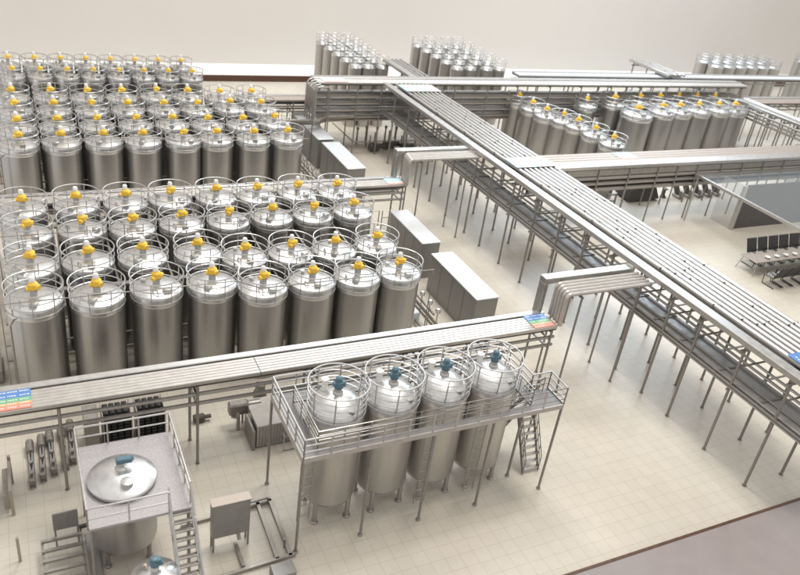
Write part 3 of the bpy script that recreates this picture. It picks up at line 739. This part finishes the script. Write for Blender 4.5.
# plate heat exchangers
def plate_stack(x, y, w, label):
    t = thing('heat_exchanger', label, 'heat exchanger', (x, y, 0), group='black plate stacks under the rack')
    b = MB(); b.box(0, w, 0, .5, .03, .07); b.box(0, .02, 0, .5, .07, .72); b.box(w-.02, w, 0, .5, .07, .72); b.build('frame', 'lowpipe', t)
    for k in range(4):
        q = MB(); q.bbox(.03+(w-.06)*k/4, .03+(w-.06)*(k+.86)/4, .02, .48, .16, .70, .01)
        for j in range(7): q.box(.03+(w-.06)*(k+.1)/4, .03+(w-.06)*(k+.76)/4, .0, .02, .19+.072*j, .225+.072*j)
        q.build('plate_pack', 'black', t)
        q = MB(); q.bbox(.05+(w-.06)*k/4, .05+(w-.06)*(k+.55)/4, .1, .2, .70, .76, .008); q.build('bolt_block', 'black', t); q = MB(); q.bbox(.05+(w-.06)*k/4, .05+(w-.06)*(k+.55)/4, .3, .4, .70, .76, .008); q.build('bolt_block', 'black', t)
        q = MB(); q.bbox(.05+(w-.06)*k/4, .05+(w-.06)*(k+.55)/4, .0, .12, .07, .155, .008); q.build('foot_block', 'lowpipe', t)
q = MB(); q.bbox(.50, .74, 11.5, 12.0, 0, .66, .01); tag(q.build('cabinet', 'lowpipe'), 'small grey brown cabinet at the left end of the black plate stacks', 'cabinet')
plate_stack(.80, 11.42, .50, 'black ribbed plate stack under the beige rack, left of two')
plate_stack(1.38, 11.42, .50, 'black ribbed plate stack under the beige rack, right of two')
# ribbed cabinet and stool frame
t = thing('cabinet', 'grey cabinet with ribbed front on the tiles left of the railed front platform', 'cabinet', (3.40, 10.72, 0))
b = MB(); b.bbox(0, 1.30, 0, .85, .03, .52, .01); b.build('casing', 'pipe', t)
b = MB()
for k in range(22): b.box(.04+.057*k, .075+.057*k, -.012, .0, .06, .49)
b.build('ribbed_front', 'grey', t)
b = MB(); b.box(0.02, 1.28, .02, .83, 0, .03); b.build('plinth', 'dark', t)
b = MB(); b.bbox(-.09, -.03, -.05, .5, 0, .45, .01); b.build('side_panel', 'post', t)
t = thing('step_frame', 'low bent wire step standing before the ribbed grey cabinet', 'step', (3.86, 10.52, 0))
q = MB()
for z in (.02, .2, .36): q.tube([(0, -.02, z), (.34, -.02, z)], .010, 5)
for xx in (0, .34): q.tube([(xx, -.02, 0), (xx, -.02, .38), (xx, .16, .38)], .010, 5)
q.build('frame', 'rail', t)
t = thing('pump_unit', 'dark green grey pump with downward pipe under the beige rack, left of the ribbed cabinet', 'pump', (3.05, 11.35, 0))
q = MB(); q.bbox(0, .38, 0, .2, .35, .58, .03); q.tube([(.38, .1, .47), (.62, .1, .47)], .09, 14); q.build('casing', 'post', t)
q = MB(); q.tube([(.16, .02, .40), (.16, -.02, .35), (.16, -.02, 0)], .035, 10); q.tube([(.05, .05, .3), (.16, -.02, .3)], .03, 8); q.build('pipe', 'lowpipe', t)
q = MB(); q.tube([(.5, .1, 0), (.5, .1, .4)], .02, 6); q.tube([(.3, .18, 0), (.3, .18, .36)], .02, 6); q.build('leg', 'post', t)
t = thing('pump_unit', 'small dark pump under the beige rack, farther left than the green grey pump', 'pump', (2.45, 11.7, 0))
q = MB(); q.bbox(0, .22, 0, .14, .04, .16, .02); q.tube([(.22, .07, .1), (.34, .07, .1)], .04, 10); q.build('casing', 'dark', t)
t = thing('motor_unit', 'dark upright motor behind the ribbed grey cabinet', 'motor', (3.75, 11.75, 0))
q = MB(); q.lathe(0, 0, [(.13, 0), (.13, .5), (.10, .56), (.10, .70), (.05, .74)], 18); q.build('casing', 'post', t)
q = MB(); q.tube([(.1, 0, .3), (.5, .0, .3), (.5, .2, .3)], .03, 8); q.build('pipe', 'lowpipe', t)
# junction valve under rack by the stair
t = thing('valve_block', 'small valve block on a stub hanging right of the front platform by the rack', 'valve', (8.05, 10.3, 0))
q = MB(); q.bbox(-.08, .08, -.06, .06, .9, 1.08, .015); q.tube([(-.25, 0, 1.0), (.25, 0, 1.0)], .035, 8); q.build('casing', 'grey', t)
q = MB(); q.tube([(0, 0, 0), (0, 0, .9)], .02, 6); q.build('stand', 'post', t)
# brown post pieces at the left picture edge
t = thing('edge_frame', 'brown upright frame cut by the left picture edge beside the pumps', 'frame', (-.72, 10.3, 0))
q = MB(); q.bar((0, 0, .0), (0, 0, .55), .05, .05); q.bar((0, .75, .0), (0, .75, .6), .05, .05); q.bar((0, 0, .52), (0, .75, .52), .05, .05); q.build('frame', 'beam_tan', t)
q = MB(); q.bbox(-.12, -.02, .05, .7, .1, .4, .01); q.build('side_panel', 'lowpipe', t)
t = thing('edge_frame', 'brown upright post at the left picture edge below the other frame', 'frame', (-.66, 9.3, 0))
q = MB(); q.bar((0, 0, .0), (0, 0, .5), .04, .04); q.build('post', 'beam_tan', t)
t = thing('pump_unit', 'dark pump at the left picture edge beside the leftmost near tank', 'pump', (-1.05, 13.9, 0))
q = MB(); q.bbox(0, .3, 0, .5, .1, .35, .03); q.tube([(.15, .6, .2), (.15, 1.2, .2)], .09, 12); q.build('casing', 'post', t)
q = MB(); q.box(.02, .28, .05, .45, 0, .1); q.build('base', 'post', t)

# ------------------------------------------------------------------ equipment under right rack
t = thing('mixer_unit', 'dark grey angular machine on the floor under the tan rack', 'machine', (20.0, 19.75, 0))
q = MB(); q.add([(0, 0, .08), (1.5, 0, .08), (1.7, .9, .08), (.1, .9, .08), (.25, .1, .62), (1.25, .1, .62), (1.3, .75, .62), (.3, .75, .62)], [(0, 3, 2, 1), (4, 5, 6, 7), (0, 1, 5, 4), (1, 2, 6, 5), (2, 3, 7, 6), (3, 0, 4, 7)]); q.build('casing', 'charcoal', t)
for a, b_ in ((.1, .1), (1.4, .1), (1.5, .8), (.2, .8)): MB().tube([(a, b_, 0), (a, b_, .1)], .03, 6).build('foot', 'post', t)
t = thing('pump_unit', 'small dark stub valve between machine and pump row under the tan rack', 'valve', (21.95, 20.0, 0))
q = MB(); q.lathe(0, 0, [(.13, 0), (.05, .12), (.05, .3), (.12, .34), (0, .42)], 12); q.build('casing', 'charcoal', t)
def up_pump(x, y, i):
    t = thing('pump_unit', f'slim leaning pump under the tan rack, {["leftmost", "second from left", "third from left", "second from right", "rightmost"][i]} of five', 'pump', (x, y, 0), group='row of slim pumps under the tan rack')
    q = MB(); q.tube([(0, 0, .1), (0, .5, .75)], .11, 12); q.build('motor', 'charcoal', t)
    q = MB(); q.bbox(-.12, .12, -.2, .2, 0, .12, .02); q.tube([(0, -.1, .12), (0, -.1, .3)], .06, 8); q.build('base', 'lowpipe', t)
for i in range(5): up_pump(22.6+.5*i, 19.9, i)
t = thing('step_frame', 'low brown floor frame left of the dark machine under the tan rack', 'floor frame', (18.5, 19.8, 0))
q = MB()
for z in (.1, .35): q.bar((0, 0, z), (.9, 0, z), .05, .05)
for xx in (0, .45, .9): q.bar((xx, 0, 0), (xx, 0, .38), .05, .05)
q.build('frame', 'post', t)
# far small equipment below the far rack
for i, (x, y) in enumerate(((12.3, 27.4), (13.0, 27.6), (13.6, 27.3))):
    t = thing('pump_unit', f'dark pump under the far rack near its left end, {["left", "middle", "right"][i]} of three', 'pump', (x, y-1.6, 0), group='dark pumps under the far rack')
    q = MB(); q.bbox(-.2, .2, -.15, .15, .05, .3, .03); q.tube([(.2, 0, .2), (.45, 0, .2)], .1, 12); q.build('casing', 'charcoal', t)
    q = MB(); q.tube([(0, 0, .25), (0, 0, .75)], .04, 8); q.tube([(-.15, .1, 0), (-.15, .1, .6)], .03, 8); q.build('pipe', 'lowpipe', t)
for i in range(6):
    t = thing('valve_stand', f'upright valve stand on the floor below the far rack, {ORD[i]} from the left', 'valve', (11.9+.42*i, 26.6+.1*(i % 2), 0), group='valve stands below the far rack')
    q = MB(); q.tube([(0, 0, 0), (0, 0, .62)], .035, 6); q.build('stem', 'post', t)
    q = MB(); q.lathe(0, 0, [(.045, .58), (.055, .62), (.055, .68), (.03, .70)], 10); q.build('wheel', 'post', t)
t = thing('floor_rail', 'low white rail on the floor right of the wide tanks', 'rail', (29.6, 20.9, 0))
q = MB(); q.bbox(0, .3, -.8, 3.2, .0, .3, .03); q.build('beam', 'beam', t)
# plants of pipework on far right (between racks)
for i, (x, y) in enumerate(((32.0, 22.5), (33.2, 22.9), (34.4, 22.4), (33.0, 21.2))):
    t = thing('pump_unit', f'brown grey pump set right of the silver topped rack, {["front left", "back middle", "right", "nearest"][i]} of four', 'pump', (x, y, 0), group='pumps right of the silver topped rack')
    q = MB(); q.bbox(-.25, .25, -.2, .2, .05, .35, .03); q.tube([(.25, 0, .22), (.6, 0, .22)], .12, 12); q.build('casing', 'lowpipe', t)
    q = MB(); q.tube([(0, 0, .3), (0, 0, .9), (.3, 0, .9)], .05, 8); q.build('pipe', 'beam_tan', t)

# ------------------------------------------------------------------ acrylic pavilion, table and chairs
t = thing('glass_pavilion', 'clear flat roofed pavilion with white roof edge and dark walls at the right', 'pavilion', (21.15, 11.6, 0))
RZ = 1.7
q = MB(); q.box(.06, 12, .0, 6.42, RZ-.02, RZ+.02); q.build('roof', 'glass', t)
q = MB(); q.bar((.02, 0, RZ), (.02, 6.55, RZ), .10, .09); q.build('roof_edge', 'beam', t)
q = MB(); q.bar((.07, 6.5, RZ), (12, 6.5, RZ), .10, .06); q.build('roof_edge', 'beam', t)
q = MB(); q.box(1.30, 1.34, 5.5, 6.4, 0, RZ-.03); q.build('side_pane', 'glass_side', t)
q = MB(); q.bbox(1.28, 1.42, 5.40, 5.52, 0, RZ-.03, .01); q.build('corner_post', 'beam', t)
q = MB(); q.box(1.42, 12, 5.48, 5.52, 0, RZ-.03); q.build('front_wall', 'charcoal', t)
for (px, py) in ((.06, 6.45),):
    q = MB(); q.tube([(px, py, 0), (px, py, RZ-.05)], .035, 8); q.build('post', 'beam', t)

t = thing('table', 'long grey brown conference table with splayed wire legs', 'table', (20.22, 13.98, 0))
q = MB(); q.bbox(0, 5.2, 0, .66, .47, .50, .008); q.build('tabletop', 'beam_tan', t)
for xx, sx in ((.12, -.12), (5.0, .12), (2.6, 0)):
    for yy, sy in ((.06, -.08), (.6, .08)):
        l = MB(); l.tube([(xx, yy, .47), (xx+sx, yy+sy, 0)], .014, 6); l.build('leg', 'rail', t)
for i in range(6):
    q = MB(); q.lathe(0, 0, [(.035, 0), (.075, .02), (.085, .055), (.075, .055), (.04, .02), (0, .018)], 20)
    o = q.build('bowl', 'white'); o.location = (20.9+.42*i, 14.18, .50)
    tag(o, f'small white bowl on the conference table, {ORD[i]} from the left', 'bowl', 'white bowls on the conference table')
def office_chair():
    t = thing('chair', 'tmp', 'chair')
    s = MB(); s.bbox(-.17, .17, -.16, .16, .30, .335, .015); s.build('seat', 'grey', t)
    b = MB(); b.add([(-.18, .15, .36), (.18, .15, .36), (.18, .30, .74), (-.18, .30, .74), (-.18, .185, .355), (.18, .185, .355), (.18, .335, .735), (-.18, .335, .735)], [(0, 3, 2, 1), (4, 5, 6, 7), (0, 1, 5, 4), (1, 2, 6, 5), (2, 3, 7, 6), (3, 0, 4, 7)][:6]); b.build('backrest', 'black', t)
    for sx in (-.17, .17):
        l = MB(); l.tube([(sx, .16, .40), (sx, .16, .30), (sx, -.16, .30), (sx, -.14, .02), (sx, .26, .02)], .014, 6); l.build('sled_leg', 'black', t)
        a = MB(); a.tube([(sx*1.12, .18, .42), (sx*1.12, -.08, .48), (sx*1.12, -.10, .32)], .013, 6); a.build('armrest', 'black', t)
    return t
oc = office_chair(); freeze(oc)
k = 0
for row in range(2):
    for i in range(8):
        o = oc if k == 0 else copy_tree(oc); k += 1
        if row == 0: o.location = (20.95+.50*i, 14.62, .0); o.rotation_euler = (0, 0, random.uniform(-.05, .05))
        else: o.location = (20.45+.46*i, 13.45, 0); o.rotation_euler = (0, 0, PI+random.uniform(-.05, .05))
        o.scale = (1.15, 1.15, 1.1) if row == 0 else (1.1, 1.1, 1.0)
        tag(o, f'black office chair on the {["far", "near"][row]} side of the conference table, {ORD[i]} from the left', 'chair', f'chairs on the {["far", "near"][row]} side of the table')

# ------------------------------------------------------------------ lights
def area(name, loc, target, size, power, col, size_y=None):
    l = bpy.data.lights.new(name, 'AREA'); l.energy = power; l.color = col; l.size = size
    if size_y: l.shape = 'RECTANGLE'; l.size_y = size_y
    o = bpy.data.objects.new(name, l); COL.objects.link(o); o.location = loc
    d = Vector(target)-Vector(loc); o.rotation_euler = d.to_track_quat('-Z', 'Y').to_euler()
    return o
area('ceiling_light', (13.5, 12.5, 32), (8, 12.5, 0), 8, 5000, (1, .945, .86))
area('window_light', (22, 36.5, 17), (18, 20, 0), 40, 9500, (.77, .885, 1.0), 9)
area('far_fill_light', (8, 27, 32), (8, 22, 0), 8, 3600, (1, .98, .94))  # added overhead fill, no known fixture; lifts the shaded middle and far floor
w = bpy.data.worlds.new('World'); S.world = w; w.use_nodes = True
bg = w.node_tree.nodes['Background']; bg.inputs[0].default_value = (1.0, .972, .935, 1); bg.inputs[1].default_value = .92

# ------------------------------------------------------------------ camera
r0 = (0.89900148, -0.41876654, 0.12818313); r1_ = (-0.10511278, -0.49045939, -0.86510166); r2 = (0.42514425, 0.76425399, -0.48494144)
cam = bpy.data.cameras.new('camera'); co = bpy.data.objects.new('camera', cam); COL.objects.link(co)
mw = Matrix(((r0[0], -r1_[0], -r2[0], 0), (r0[1], -r1_[1], -r2[1], 0), (r0[2], -r1_[2], -r2[2], 10), (0, 0, 0, 1)))
co.matrix_world = mw
cam.sensor_width = 36; cam.lens = 36*.95999044; cam.clip_end = 400; cam.clip_start = .1
cam.dof.use_dof = True; cam.dof.focus_distance = 16.5; cam.dof.aperture_fstop = .75; cam.dof.aperture_blades = 0
S.camera = co
S.view_settings.view_transform = 'Standard'; S.view_settings.look = 'None'; S.view_settings.exposure = 0; S.view_settings.gamma = 1
